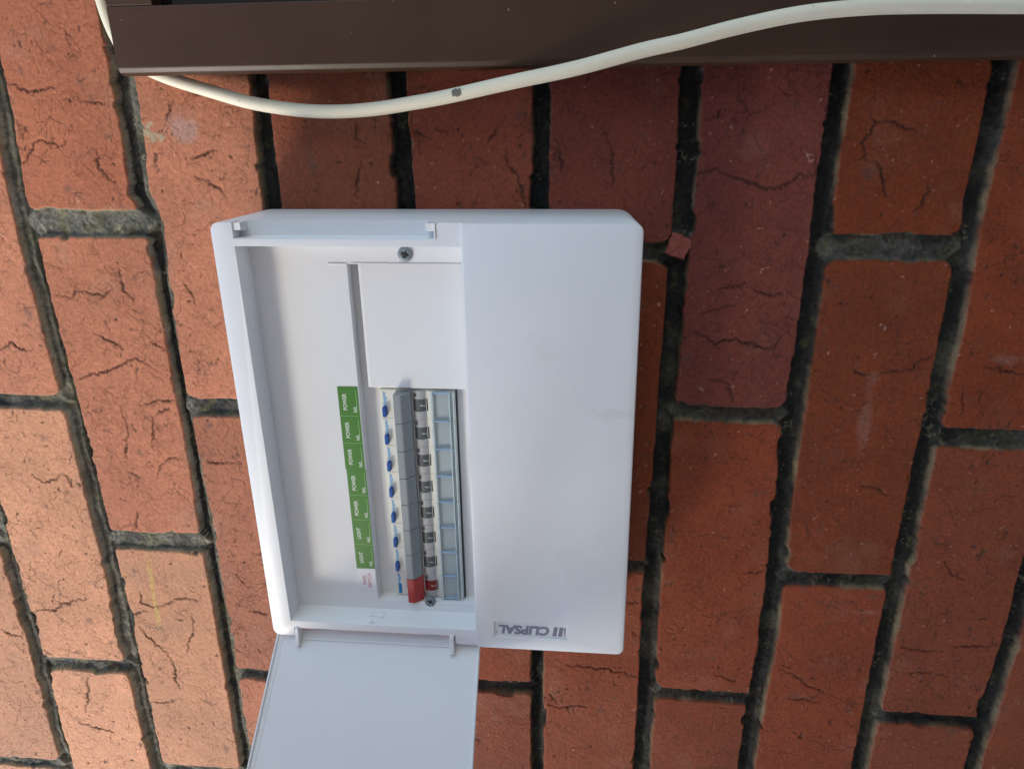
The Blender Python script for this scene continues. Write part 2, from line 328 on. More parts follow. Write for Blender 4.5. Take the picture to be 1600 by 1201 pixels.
base = lerp(base, C3((0.06, 0.03, 0.022)), (0.75*sstep(pits, .03, .14)).astype(np.float32))
base = lerp(base, C3((0.11, 0.045, 0.032)), (0.8*sstep(nk, .04, .22)).astype(np.float32))
yd = np.abs(Ag-(33.2+0.9*np.sin(Bg/18)))/3.0 + np.abs(fbm(Ag, Bg, 4, 77, 3))*1.3
base = lerp(base, C3((0.55, 0.42, 0.10)), (0.55*sstep(-yd, -1.25, -.3)*sstep(Bg, 246, 268)*sstep(-Bg, -326, -312)).astype(np.float32))
ld = np.hypot((Ag-97)*.8, (Bg+67)*1.5) + 9*fbm(Ag, Bg, 5, 78, 4)
base = lerp(base, C3((0.42, 0.36, 0.24)), (0.8*sstep(-ld, -8, -5)).astype(np.float32))
wd = np.hypot((Ag-117)/16, (Bg+72)/10) + 0.9*fbm(Ag, Bg, 8, 79, 4)
base = lerp(base, C3((0.42, 0.30, 0.27)), (0.5*sstep(-wd, -1.1, -.3)).astype(np.float32))
for (ca_, cb_, la_, lb_, st_) in ((560, 110, 5, 28, .35), (585, 268, 28, 3, .45), (520, 110, 3, 20, .3), (470, -60, 14, 10, .25), (640, 70, 14, 4, .35), (600, 330, 10, 16, .25)):
    bd = np.hypot((Ag-ca_)/la_, (Bg-cb_)/lb_) + .8*fbm(Ag, Bg, 9, 120+ca_, 4)
    base = lerp(base, C3((0.36, 0.19, 0.145)), (st_*sstep(-bd, -1.1, -.2)).astype(np.float32))
# pale scuffs and specks on the lower courses
sp = vnoise(Ag, Bg, 2.2, 80)*vnoise(Ag, Bg, 7.7, 81)
base = lerp(base, C3((0.50, 0.36, 0.30)), (0.45*sstep(sp, .84, .92)).astype(np.float32))
base = np.where(isnib[..., None], C3((0.36, 0.10, 0.075)), base)
mort = lerp(C3((0.032, 0.033, 0.033))[None, None]*np.ones((na, nb, 3), np.float32), C3((0.16, 0.155, 0.125)), sstep(fbm(Ag, Bg, 28, 91, 4)+0.85*leftpart*sstep(-side, -.4, .2)*wbed+(1-wbed)*.55, .0, .9).astype(np.float32))
mort = lerp(mort, C3((0.15, 0.14, 0.065)), (0.6*sstep(fbm(Ag, Bg, 9, 92, 4)+(1-wbed)*.25, .25, .7)).astype(np.float32))
mort = lerp(mort, C3((0.34, 0.31, 0.22)), (0.6*sstep(vnoise(Ag, Bg, 1.3, 93)*vnoise(Ag, Bg, 11, 94), .55, .75)).astype(np.float32))
mort *= ((1+0.5*fbm(Ag, Bg, 1.8, 95, 2))*(0.62+0.38*leftpart))[..., None].astype(np.float32)
smear = C3((0.42, 0.40, 0.32))
sm_ = (0.06+0.94*leftpart)*sstep(t, .04, .2)*(1-sstep(t, .7, .95))*np.clip(0.75+0.6*fbm(Ag, Bg, 12, 97, 3), 0, 1)
mort = lerp(mort, smear, (sm_*wbed).astype(np.float32)); mort = lerp(mort, C3((0.20, 0.19, 0.13)), (sm_*(1-wbed)*.5).astype(np.float32))
# mortar smeared over the arrises: a tan line along the edges
tan = C3((0.36, 0.27, 0.15))
arris = sstep(t, .12, .5)*(1-sstep(s, .1, 1.0))
tanf = np.clip(0.12+0.9*fbm(Ag, Bg, 16, 96, 3)+0.30*(~nearR)*sstep(Ag, 380, 560)*wbed+0.1*leftpart, 0, 1)
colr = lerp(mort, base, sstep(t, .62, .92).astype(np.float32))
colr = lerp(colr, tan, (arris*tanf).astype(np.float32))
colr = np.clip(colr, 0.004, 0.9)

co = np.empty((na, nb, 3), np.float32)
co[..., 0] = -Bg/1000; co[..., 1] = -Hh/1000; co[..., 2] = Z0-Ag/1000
me = bpy.data.meshes.new('brick_wall')
me.vertices.add(na*nb); me.vertices.foreach_set('co', co.ravel())
I = np.arange(na*nb).reshape(na, nb)
q = np.stack([I[:-1, :-1], I[:-1, 1:], I[1:, 1:], I[1:, :-1]], -1).reshape(-1, 4).astype(np.int32)
# X = -b so +b is -X, a is down: (0,0)->(0,1)->(1,1) goes -X then -Z; flip to face -Y
q = q[:, ::-1]
nq = len(q)
me.loops.add(nq*4); me.polygons.add(nq)
me.loops.foreach_set('vertex_index', q.ravel())
me.polygons.foreach_set('loop_start', np.arange(0, nq*4, 4, dtype=np.int32))
me.polygons.foreach_set('loop_total', np.full(nq, 4, np.int32))
me.polygons.foreach_set('use_smooth', np.ones(nq, bool))
me.update()
at = me.color_attributes.new('surface', 'FLOAT_COLOR', 'POINT')
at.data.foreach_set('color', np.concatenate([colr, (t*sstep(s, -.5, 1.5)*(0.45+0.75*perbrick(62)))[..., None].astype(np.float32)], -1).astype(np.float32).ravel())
print('wall normal y', me.polygons[nq//2].normal.y, 'verts', na*nb)

mw, t_, b_ = new_mat('brick_and_mortar')
attr = t_.nodes.new('ShaderNodeAttribute'); attr.attribute_name = 'surface'
tc = t_.nodes.new('ShaderNodeTexCoord')
n1 = t_.nodes.new('ShaderNodeTexNoise'); n1.inputs['Scale'].default_value = 1400; n1.inputs['Detail'].default_value = 4; n1.inputs['Roughness'].default_value = .7
n2 = t_.nodes.new('ShaderNodeTexNoise'); n2.inputs['Scale'].default_value = 420; n2.inputs['Detail'].default_value = 5; n2.inputs['Roughness'].default_value = .65
for n in (n1, n2): t_.links.new(tc.outputs['Object'], n.inputs['Vector'])
mr = t_.nodes.new('ShaderNodeMapRange'); mr.inputs[1].default_value = .25; mr.inputs[2].default_value = .75; mr.inputs[3].default_value = .72; mr.inputs[4].default_value = 1.28
t_.links.new(n2.outputs['Fac'], mr.inputs[0])
mul = t_.nodes.new('ShaderNodeMix'); mul.data_type = 'RGBA'; mul.blend_type = 'MULTIPLY'; mul.inputs[0].default_value = 1
t_.links.new(attr.outputs['Color'], mul.inputs[6]); t_.links.new(mr.outputs[0], mul.inputs[7])
# hairline crazing of the fired face: distorted cell edges, broken up by a mask, on the brick faces only
dn = t_.nodes.new('ShaderNodeTexNoise'); dn.inputs['Scale'].default_value = 75; dn.inputs['Detail'].default_value = 6; dn.inputs['Roughness'].default_value = .62
t_.links.new(tc.outputs['Object'], dn.inputs['Vector'])
def math_(op, x, y=None, z=None):
    n = t_.nodes.new('ShaderNodeMath'); n.operation = op; n.use_clamp = False
    for i, v in enumerate((x, y, z)):
        if v is None: continue
        if isinstance(v, (int, float)): n.inputs[i].default_value = v
        else: t_.links.new(v, n.inputs[i])
    return n.outputs[0]
vs1 = t_.nodes.new('ShaderNodeVectorMath'); vs1.operation = 'SCALE'; vs1.inputs['Scale'].default_value = .017
t_.links.new(dn.outputs['Color'], vs1.inputs[0])
va = t_.nodes.new('ShaderNodeVectorMath'); va.operation = 'ADD'
t_.links.new(tc.outputs['Object'], va.inputs[0]); t_.links.new(vs1.outputs[0], va.inputs[1])
tot = None
for scale, width, lo_, seed in ((38, .015, .50, 1.0), (80, .026, .50, 7.0)):
    vo = t_.nodes.new('ShaderNodeTexVoronoi'); vo.feature = 'DISTANCE_TO_EDGE'; vo.inputs['Scale'].default_value = scale
    t_.links.new(va.outputs[0], vo.inputs['Vector'])
    mk = t_.nodes.new('ShaderNodeTexNoise'); mk.noise_dimensions = '4D'; mk.inputs['W'].default_value = seed; mk.inputs['Scale'].default_value = scale*.8; mk.inputs['Detail'].default_value = 3
    t_.links.new(tc.outputs['Object'], mk.inputs['Vector'])
    k1 = t_.nodes.new('ShaderNodeMapRange'); k1.inputs[1].default_value = 0; k1.inputs[2].default_value = width; k1.inputs[3].default_value = 1; k1.inputs[4].default_value = 0
    t_.links.new(vo.outputs['Distance'], k1.inputs[0])
    k2 = t_.nodes.new('ShaderNodeMapRange'); k2.inputs[1].default_value = lo_; k2.inputs[2].default_value = lo_+.14
    t_.links.new(mk.outputs['Fac'], k2.inputs[0])
    v_ = math_('MULTIPLY', k1.outputs[0], k2.outputs[0])
    tot = v_ if tot is None else math_('MAXIMUM', tot, v_)
tot = math_('MULTIPLY', tot, attr.outputs['Alpha'])
cm = t_.nodes.new('ShaderNodeMix'); cm.data_type = 'RGBA'; cm.inputs[7].default_value = (0.06, 0.028, 0.02, 1)
t_.links.new(math_('MULTIPLY', tot, .72), cm.inputs[0]); t_.links.new(mul.outputs[2], cm.inputs[6])
t_.links.new(cm.outputs[2], b_.inputs['Base Color'])
b_.inputs['Roughness'].default_value = 0.68; b_.inputs['Specular IOR Level'].default_value = 0.22
bp1 = t_.nodes.new('ShaderNodeBump'); bp1.inputs['Strength'].default_value = .6; bp1.inputs['Distance'].default_value = .0006
bp2 = t_.nodes.new('ShaderNodeBump'); bp2.inputs['Strength'].default_value = .6; bp2.inputs['Distance'].default_value = .0012
t_.links.new(n1.outputs['Fac'], bp1.inputs['Height']); t_.links.new(n2.outputs['Fac'], bp2.inputs['Height'])
t_.links.new(bp1.outputs[0], bp2.inputs['Normal'])
bp3 = t_.nodes.new('ShaderNodeBump'); bp3.inputs['Strength'].default_value = .6; bp3.inputs['Distance'].default_value = .0008; bp3.invert = True
t_.links.new(tot, bp3.inputs['Height']); t_.links.new(bp2.outputs[0], bp3.inputs['Normal']); t_.links.new(bp3.outputs[0], b_.inputs['Normal'])
wall = link('brick_wall', me, mw)
tag(wall, 'weathered red brick wall with dark recessed mortar joints behind everything', 'wall')

# ------------------------------------------------------------------ ground and the added shade screen (both out of frame)
bm = bmesh.new()
for x, y in ((-150, -150), (150, -150), (150, 150), (-150, 150)): bm.verts.new((x, y, 0))
bm.faces.new(bm.verts)
mg = plastic('concrete_path', (0.34, 0.33, 0.32), .9, .3, 60, .2, .15)
gr = from_bm('ground', bm, mg); tag(gr, kind='structure')

# ------------------------------------------------------------------ unseen screen added behind the camera to shade the wall
screen_m = plastic('pale_fill_paint', (0.62, 0.61, 0.60), .85, .4, 80, .2, .25)  # pale, so the added screen also bounces even fill
def screen_at(a, b, dist=0.85):
    """point of the added screen plane that shades wall point (a,b)"""
    p = W(a, b, 0); t = dist/(-to_sun.y); return p + to_sun*t
shade_screen = bpy.data.objects.new('shade_screen', None); COL.objects.link(shade_screen)
pL, pR = screen_at(450, 420), screen_at(285, -120)
slope = (pR.z-pL.z)/(pR.x-pL.x); y0 = pL.y
shade_screen.location = (pL.x, y0, 0)
tag(shade_screen, 'unseen pale slatted screen added to shade the wall, out of frame', 'shade_screen')
random.seed(3)
x = pL.x-1.6; i = 0
while x < pR.x+1.6:
    top = pL.z + slope*(x+.05-pL.x)
    top = max(0.9, min(top, 3.2))
    bm = bmesh.new()
    vs_ = []
    for (dx, dy) in ((0, 0), (.098, 0), (.098, .016), (0, .016)):
        for z in (0.02, top): vs_.append(bm.verts.new((x+dx-pL.x, dy, z)))
    for q_ in ((0, 1, 3, 2), (2, 3, 5, 4), (4, 5, 7, 6), (6, 7, 1, 0), (1, 7, 5, 3), (0, 2, 4, 6)): bm.faces.new([vs_[j] for j in q_])
    from_bm('screen_slat', bm, screen_m, shade_screen); x += .1; i += 1

# ------------------------------------------------------------------ the switchboard enclosure
white = plastic('white_plastic', (0.80, 0.81, 0.82), .42, .035, 1500)
white_smooth = plastic('smooth_white_plastic', (0.82, 0.83, 0.83), .33, .01, 900)
cream = plastic('cream_plastic', (0.78, 0.78, 0.70), .4, .02, 1500)
grey_toggle = plastic('grey_plastic', (0.24, 0.265, 0.275), .45, .03, 1800)
grey_dark = plastic('dark_grey_plastic', (0.105, 0.115, 0.13), .42, .02, 1500)
grey_light = plastic('pale_grey_plastic', (0.46, 0.47, 0.48), .42, .02, 1500)
red_p = plastic('red_plastic', (0.42, 0.035, 0.03), .42, .02, 1500)
red_d = plastic('deep_red_plastic', (0.25, 0.018, 0.016), .42, .02, 1500)
blue_p = plastic('blue_plastic', (0.01, 0.09, 0.36), .35, .01, 900)
blue_ink = plastic('pale_blue_ink', (0.14, 0.40, 0.70), .5, .01, 900)
blue_ink2 = plastic('blue_ink', (0.01, 0.22, 0.50), .5, .01, 900)
green_s = plastic('green_sticker', (0.055, 0.20, 0.025), .38, .01, 900, var=.08)
line_g = plastic('pale_green_ink', (0.30, 0.50, 0.24), .4, .01, 900)
white_s = plastic('white_sticker', (0.80, 0.80, 0.82), .4, .01, 900)
white_ink = plastic('white_ink', (0.75, 0.80, 0.72), .5, .01, 900)
red_ink = plastic('red_ink', (0.50, 0.01, 0.05), .5, .01, 900)
grey_ink = plastic('grey_ink', (0.30, 0.34, 0.30), .5, .01, 900)
dark_ink = plastic('dark_ink', (0.05, 0.06, 0.07), .5, .01, 900)
logo_ink = plastic('violet_grey_ink', (0.235, 0.24, 0.31), .45, .01, 900)
paper = plastic('grey_paper', (0.40, 0.46, 0.47), .6, .02, 900)
shade_black = plastic('shade_black', (0.02, 0.025, 0.025), .6, .02, 900)  # flat black painted for the shade in gaps and recesses
metal, mt, mb = new_mat('zinc_plated_steel')
mb.inputs['Base Color'].default_value = (0.24, 0.28, 0.30, 1); mb.inputs['Metallic'].default_value = .55; mb.inputs['Roughness'].default_value = .5
mn = mt.nodes.new('ShaderNodeTexNoise'); mn.inputs['Scale'].default_value = 700
mbp = mt.nodes.new('ShaderNodeBump'); mbp.inputs['Strength'].default_value = .2; mbp.inputs['Distance'].default_value = .0005
mt.links.new(mn.outputs['Fac'], mbp.inputs['Height']); mt.links.new(mbp.outputs[0], mb.inputs['Normal'])
clear, ct, cb = new_mat('clear_bluish_plastic')
cb.inputs['Base Color'].default_value = (0.84, 0.95, 0.97, 1); cb.inputs['Transmission Weight'].default_value = .45
cb.inputs['Roughness'].default_value = .12; cb.inputs['IOR'].default_value = 1.45
cn = ct.nodes.new('ShaderNodeTexNoise'); cn.inputs['Scale'].default_value = 300
cbp = ct.nodes.new('ShaderNodeBump'); cbp.inputs['Strength'].default_value = .25; cbp.inputs['Distance'].default_value = .0006
ct.links.new(cn.outputs['Fac'], cbp.inputs['Height']); ct.links.new(cbp.outputs[0], cb.inputs['Normal'])
clear_b, ct2, cb2 = new_mat('clear_blue_rib')
cb2.inputs['Base Color'].default_value = (0.46, 0.63, 0.80, 1); cb2.inputs['Transmission Weight'].default_value = .35; cb2.inputs['Roughness'].default_value = .15
cn2 = ct2.nodes.new('ShaderNodeTexNoise'); cn2.inputs['Scale'].default_value = 500
cr2 = ct2.nodes.new('ShaderNodeMapRange'); cr2.inputs[3].default_value = .1; cr2.inputs[4].default_value = .3
ct2.links.new(cn2.outputs['Fac'], cr2.inputs[0]); ct2.links.new(cr2.outputs[0], cb2.inputs['Roughness'])

A0, B0 = 158.0, -21.0
board = bpy.data.objects.new('switchboard', None); COL.objects.link(board)
board.location = W(A0, B0, 0); board.rotation_euler = (0, -0.0055, 0); board.empty_display_size = .05
tag(board, 'open white plastic electrical switchboard with a row of breakers, screwed to the brick wall', 'switchboard')
def L(a, b, c): return ((-(b-B0))/1000.0, -c/1000.0, -(a-A0)/1000.0)

# housing: tapered shell with cut-outs
bm = bmesh.new()
loft(bm, L, [(rrect(158.5, 403.5, -20.5, 267.5, 12), 0), (rrect(158.2, 403.8, -21.3, 267.8, 9), 30),
             (rrect(158.0, 404.2, -22.0, 268.2, 5), 60.6), (rrect(158.4, 403.8, -21.6, 267.8, 4.7), 61.6), (rrect(159.2, 403.0, -20.8, 267.0, 4.2), 62.0)])
housing = from_bm('housing', bm, white, board)
cutters = []
def cutter(prof, lo, hi, ax='c'):
    b2 = bmesh.new(); prism(b2, L, prof, lo, hi, ax); o = from_bm('cutter', b2, None, board); cutters.append(o)
    m = housing.modifiers.new('cut', 'BOOLEAN'); m.operation = 'DIFFERENCE'; m.object = o; m.solver = 'EXACT'
def R4(a0, a1, b0, b1): return [(a0, b0), (a1, b0), (a1, b1), (a0, b1)]
edge_pts = [(304.6, -40)] + [(304.6-1.5*math.exp(-((b-122)/11.0)**4), b) for b in range(96, 150, 3)] + [(304.6, 300)]
cutter([(140, -40)] + edge_pts + [(140, 300)], 59.5, 80)                       # the door side sits lower
cutter([(171, -8.4), (303.2, -8.4), (303.2, 255.8), (171.6, 255.8)], 41.5, 80)   # recess
cutter(R4(230.5, 303.2, 5.6, 248.4), 32, 80)                                     # well
cutter(R4(171, 289.4, -60, -12.7), 49.5, 80)                                     # hinge slot, far end
cutter(R4(173, 288.6, 261.6, 300), 49.5, 80)                                     # hinge slot, near end
cutter(R4(316.2, 366, 245.3, 258.2), 60.9, 80)                                   # logo recess
board_dg = bpy.context.evaluated_depsgraph_get()
bake(housing)
for o in cutters:
    m_ = o.data; bpy.data.objects.remove(o); bpy.data.meshes.remove(m_)
bevel(housing, 0.0010, 3, 40); bake(housing)
for p in housing.data.polygons: p.use_smooth = True
try: housing.data.set_sharp_from_angle(angle=math.radians(32))
except Exception: pass
if not housing.data.materials: housing.data.materials.append(white)
housing.data.materials.clear(); housing.data.materials.append(white)

# small moulded features of the housing
bm = bmesh.new()
prism(bm, L, [(-21.5, 49.5), (-21.5, 58.5), (-17.5, 58.5), (-15.5, 49.5)], 171.0, 175.5, 'a')
from_bm('hinge_lug', bm, white_smooth, board); bm = bmesh.new()
box(bm, L, 283.5, 289.4, -21.6, -17.2, 49.5, 58.8)
o = from_bm('hinge_lug', bm, white_smooth, board); bevel(o, .0004)
bm = bmesh.new()
box(bm, L, 288.3, 289.3, -21.8, -12.9, 58, 60.2)
box(bm, L, 219, 230.5, 5.2, 6.0, 41.5, 42.1); box(bm, L, 233, 303, 4.9, 5.6, 41.5, 42.0)
o = from_bm('moulded_rib', bm, white_smooth, board); bevel(o, .00015)
bm = bmesh.new()                                             # moulded square on the near wall of the recess
for q in ((226, 236, 255.2, 255.9, 50.3, 50.8), (226, 236, 255.2, 255.9, 46, 46.5), (226, 226.5, 255.2, 255.9, 46, 50.8), (235.5, 236, 255.2, 255.9, 46, 50.8)):
    box(bm, L, *q)
box(bm, L, 227.4, 229.6, 254.2, 256.2, 56.0, 58.6)
o = from_bm('moulded_mark', bm, white_smooth, board)

# blanking plate over the unused ways
bm = bmesh.new()
prism(bm, L, [(236, 32.5), (236, 37.6), (238.0, 38.1), (299.4, 38.1), (301.4, 37.2), (301.4, 32.5)], 6.4, 86.2, 'b')
plate = from_bm('blanking_plate', bm, white_smooth, board); bevel(plate, .0007, 3, 20)

# logo lettering
lo = [('CLIPSAL', 336.3, 252.2, 60.9, 7.5, 35.0, 'flip', .05)]
lt = text_mesh('brand_lettering', lo, L, logo_ink, board, .1)
me_ = lt.data
for v in me_.vertices:                                       # italic slant like the moulded logo
    a_ = A0 - v.co.z*1000; b_ = B0 - v.co.x*1000
    v.co.z = -((a_ - (b_-252.2)*0.16) - A0)/1000.0
for prof in [[(a+.9, 248.5), (a+3.6, 248.5), (a+2.5, 255.9), (a-.2, 255.9)] for a in (356.0, 359.9)] + [[(363.6, 249.2), (364.9, 248.6), (364.6, 255.9), (364.0, 255.9)], [(317.4, 254.2), (318.4, 254.2), (318.4, 255), (317.4, 255)]]:
    bm = bmesh.new(); prism(bm, L, prof, 60.92, 61.0, 'c'); from_bm('brand_mark', bm, logo_ink, board)

# screws
def screw(a, b, c, r, rot):
    bm = bmesh.new(); rings = []
    for rr, cc in ((r, c), (r, c+.7), (r*.95, c+1.1), (r*.84, c+1.35), (r*.55, c+1.55)):
        rings.append(([(a+rr*math.cos(i*math.pi/14), b+rr*math.sin(i*math.pi/14)) for i in range(28)], cc))
    loft(bm, L, rings, True, False)
    ring_in = [(a+r*.42*math.cos(i*math.pi/14), b+r*.42*math.sin(i*math.pi/14)) for i in range(28)]
    loft(bm, L, [(rings[-1][0], c+1.55), (ring_in, c+1.1)], False, True)
    o = from_bm('screw', bm, metal, board, True)
    b2 = bmesh.new()                                          # black cross stands in for the shaded recess
    for th in (rot, rot+90):
        t = math.radians(th); w_, l_ = r*.11, r*.52
        prism(b2, L, [(a+x*math.cos(t)-y*math.sin(t), b+x*math.sin(t)+y*math.cos(t)) for x, y in ((-l_, -w_), (l_, -w_), (l_, w_), (-l_, w_))], c+1.12, c+1.60 if th == rot else c+1.57, 'c')
    from_bm('recess_shade_cross', b2, shade_black, o)
    return o
screw(266.8, -0.6, 41.5, 4.5, 20); screw(268.2, 248.2, 40.3, 4.2, 35)

# stickers on the shelf
cells1 = [84.6, 105.1, 124.5, 144.0]; cells2 = [144.0, 163.5, 182.6, 202.3, 221.9]
def sticker(a0, a1, cells, words, mat, name='circuit_label', lines=True):
    bm = bmesh.new(); prism(bm, L, [(a0, cells[0]), (a1, cells[0]-.2), (a1, cells[-1]-.2), (a0, cells[-1])], 41.53, 41.68, 'c')
    o = from_bm(name, bm, mat, board)
    it = []
    for wd_, x0, x1 in zip(words, cells[:-1], cells[1:]):
        mid = (x0+x1)/2; ln = 11.5 if wd_ == 'POWER' else 9.0
        it.append((wd_, a0+4.1, mid+.3 if wd_ == 'POWER' else mid+.8, 41.68, 2.7, ln, 'up', .012)); it.append(('N/L', a0+10.6, mid+5.4, 41.68, 2.4, 4.3, 'up', .012))
    text_mesh('lettering', it, L, white_ink, o, .03)
    bm = bmesh.new()
    for x0, x1 in zip(cells[:-1], cells[1:]):
        box(bm, L, a0+11.7, a0+12.0, x0+2.6, (x0+x1)/2+3.2, 41.68, 41.72)
    for x in cells[1:-1]: box(bm, L, a0+.4, a1-.4, x-.18, x+.05, 41.68, 41.72)
    from_bm('ruled_line', bm, line_g, o)
    return o
sticker(216.7, 230.0, cells1, ['POWER']*3, green_s)
sticker(217.2, 230.3, cells2, ['POWER', 'POWER', 'LIGHT', 'LIGHT'], green_s)
bm = bmesh.new(); prism(bm, L, [(217.0, 222.3), (230.2, 222.2), (229.8, 241.6), (216.2, 241.8)], 41.53, 41.66, 'c')
o = from_bm('main_switch_label', bm, white_s, board); o['label'] = 'white sticker with red lettering'
text_mesh('lettering', [('MAIN', 222.0, 231.5, 41.66, 2.6, 7.4, 'up', .0), ('SWITCH', 225.7, 231.8, 41.66, 2.6, 11.6, 'up', .0)], L, red_ink, o, .03)

# circuit breakers: first one with all its pieces, then copies
P0, PITCH = 88.8, 19.85
def breaker(b0, main=False):
    e = b0 + PITCH - .18
    ee = min(e, 247.6)
    bm = bmesh.new()
    prism(bm, L, [(242.3, 32.2), (242.3, 34.4), (242.9, 35), (253.2, 35), (274.2, 35), (275.0, 36.4), (276.0, 36.4), (291.6, 35.2), (291.6, 32.2)], b0, ee if main else e, 'b')
    br = from_bm('circuit_breaker', bm, cream, board); bevel(br, .00012, 1, 30)
    bm = bmesh.new()
    prism(bm, L, [(253.3, 35), (253.1, 43.6), (253.6, 44.1), (257.6, 44.5), (258.6, 44.2), (263.2, 38.6), (263.2, 35)], b0+.15, e+.03, 'b')
    tg = from_bm('toggle', bm, red_p if main else grey_toggle, br); bevel(tg, .00025, 2, 20)
    # barrel: three rounded segments
    def arc(r, ca=268.1, cc=32.6, n=12): return [(ca+r*math.cos(math.radians(t)), cc+r*.92*math.sin(math.radians(t))) for t in np.linspace(172, 8, n)]
    def seg(x0, x1, r, mat, name):
        bm = bmesh.new(); prism(bm, L, [(263.4, 34.8)] + [q_ for q_ in arc(r) if q_[1] > 34.8] + [(272.9, 34.8)], x0, x1, 'b')
        o = from_bm(name, bm, mat, br, False); bevel(o, .00012, 1, 50); return o
    q0 = b0 - .3
    seg(q0+.1, q0+5.7, 4.95, grey_light, 'indicator_window')
    seg(q0+5.7, q0+14.4, 4.6, red_d if main else grey_dark, 'trip_lever')
    seg(q0+14.4, q0+PITCH-.1, 4.95, grey_light, 'indicator_window')
    bm = bmesh.new(); box(bm, L, 264.9, 266.6, q0+1.6, q0+3.8, 35, 37.3)
    from_bm('indicator_mark', bm, dark_ink, br)
    text_mesh('lever_lettering', [('I ON', 270.3, q0+10.0, 36.9, .9, 3.2, 'flip', .03)], L, white_ink, br, .05)
    bm = bmesh.new(); box(bm, L, 272.7, 273.4, q0+6.0, q0+14.2, 34.9, 35.3)
    from_bm('lever_shade_strip', bm, shade_black, br)  # black strip painted as the narrow shadow beside the lever
    # logo + test button
    text_mesh('logo_lettering', [('hager', 245.2, b0+5.6, 35, 2.9, 9.4, 'up', .03)], L, blue_ink, br, .05)
    if main:
        bm = bmesh.new(); box(bm, L, 244.4, 246.8, b0+10.4, 246.4, 35.0, 35.08); from_bm('logo_bar', bm, blue_ink2, br)
        text_mesh('type_lettering', [('S8163', 250.4, b0+9.8, 35, 1.9, 8.2, 'up', .0)], L, grey_ink, br, .05)
    else:
        bm = bmesh.new(); loft(bm, L, [(rrect(243.7, 246.5, b0+11.0, b0+18.4, 1.2, 4), 35), (rrect(243.8, 246.4, b0+11.1, b0+18.3, 1.1, 4), 37.6), (rrect(244.2, 246.0, b0+11.5, b0+17.9, .8, 4), 38.1)])
        from_bm('test_button', bm, blue_p, br, False)
    # paper + clear label holder
    bm = bmesh.new(); prism(bm, L, [(278.0, 36.45), (278.0, 36.6), (287.6, 36.0), (287.6, 35.8)], b0+1.3, ee-.9, 'b'); from_bm('label_paper', bm, paper, br)
    bm = bmesh.new()
    box(bm, L, 276.3, 277.6, b0+.2, ee-.1, 36.3, 38.7); box(bm, L, 287.8, 288.7, b0+.2, ee-.1, 35.3, 38.6); box(bm, L, 290.2, 291.3, b0+.2, ee-.1, 35.2, 37.8)
    box(bm, L, 288.7, 290.2, b0+.2, ee-.1, 35.4, 36.4)
    o = from_bm('label_holder', bm, clear, br); bevel(o, .0002, 2, 30)
    bm = bmesh.new(); box(bm, L, 277.6, 287.8, b0-.1, b0+1.1, 36.0, 38.2)
    if main: box(bm, L, 277.6, 287.8, ee-1.0, ee-.1, 36.0, 38.2)
    o = from_bm('holder_rib', bm, clear_b, br); bevel(o, .0002, 2, 30)
    return br
bm = bmesh.new(); box(bm, L, 291.75, 292.5, P0-.4, 247.8, 31.9, 34.6); from_bm('gap_shade_strip', bm, shade_black, board)  # black strip stands in for the shade of the gap
first = breaker(P0)
for n in range(1, 7):
    c = first.copy(); COL.objects.link(c); c.parent = board; c.location = (-(PITCH*n)/1000.0, 0, 0)
    for ch in list(first.children):
        d = ch.copy(); COL.objects.link(d); d.parent = c
main_b = breaker(P0+7*PITCH, True); main_b['label'] = 'breaker with red toggle, nearest the open door'

# door, hinged at the near end and swung about 135 degrees open
SL = 0.95; nlen = math.hypot(1, SL); db, dc = 1/nlen, SL/nlen       # unit vector along the door
nb_, nc_ = -SL/nlen, 1/nlen                                          # inner face normal in (b,c)
def D(u, v, h):    # u across (a), v along the door from its hinge edge, h above the inner face
    return L(u, 268.6 + v*db + h*nb_, 51.4 + v*dc + h*nc_)
def door_pt(a, v, h): return D(a, v, h)
LEN = 262.0
def aleft(v): return 158.3 - 0.068*min(v, 120) 
bm = bmesh.new()
vs_ = []
for v in (0, 60, 120, LEN):
    for (a, h) in ((aleft(v), 0), (305.0+.012*min(v, 120), 0), (305.0+.012*min(v, 120), -2.4), (aleft(v), -2.4)): vs_.append(bm.verts.new(D(a, v, h)))
for i in range(3):
    for j in range(4):
        a_, b2 = i*4+j, i*4+(j+1) % 4
        bm.faces.new((vs_[a_], vs_[b2], vs_[b2+4], vs_[a_+4]))
bm.faces.new(vs_[0:4][::-1]); bm.faces.new(vs_[12:16])
door = from_bm('door', bm, white, board); bevel(door, .0009, 3, 40)
door['label'] = 'white door hanging open towards the viewer'
bm = bmesh.new()
def rail(a0f, a1f, v0, v1, h1):
    V = [bm.verts.new(D(f(v), v, h)) for v in (v0, v1) for f, h in ((a0f, -.2), (a1f, -.2), (a1f, h1), (a0f, h1))]
    for j in range(4): bm.faces.new((V[j], V[(j+1) % 4], V[4+(j+1) % 4], V[4+j]))
    bm.faces.new(V[0:4][::-1]); bm.faces.new(V[4:8])
rail(lambda v: aleft(v)+.25, lambda v: aleft(v)+1.6, 1.0, 120, 1.6)
rail(lambda v: aleft(v)+4.2, lambda v: aleft(v)+5.0, 1.5, 120, .35)
rail(lambda v: 303.4+.012*v, lambda v: 304.7+.012*v, 1.0, 120, 1.2)
rail(lambda v: 176.0, lambda v: 284.6, 6.5, 7.6, 1.2)
o = from_bm('door_lip', bm, white_smooth, door); bevel(o, .0003, 2, 30)
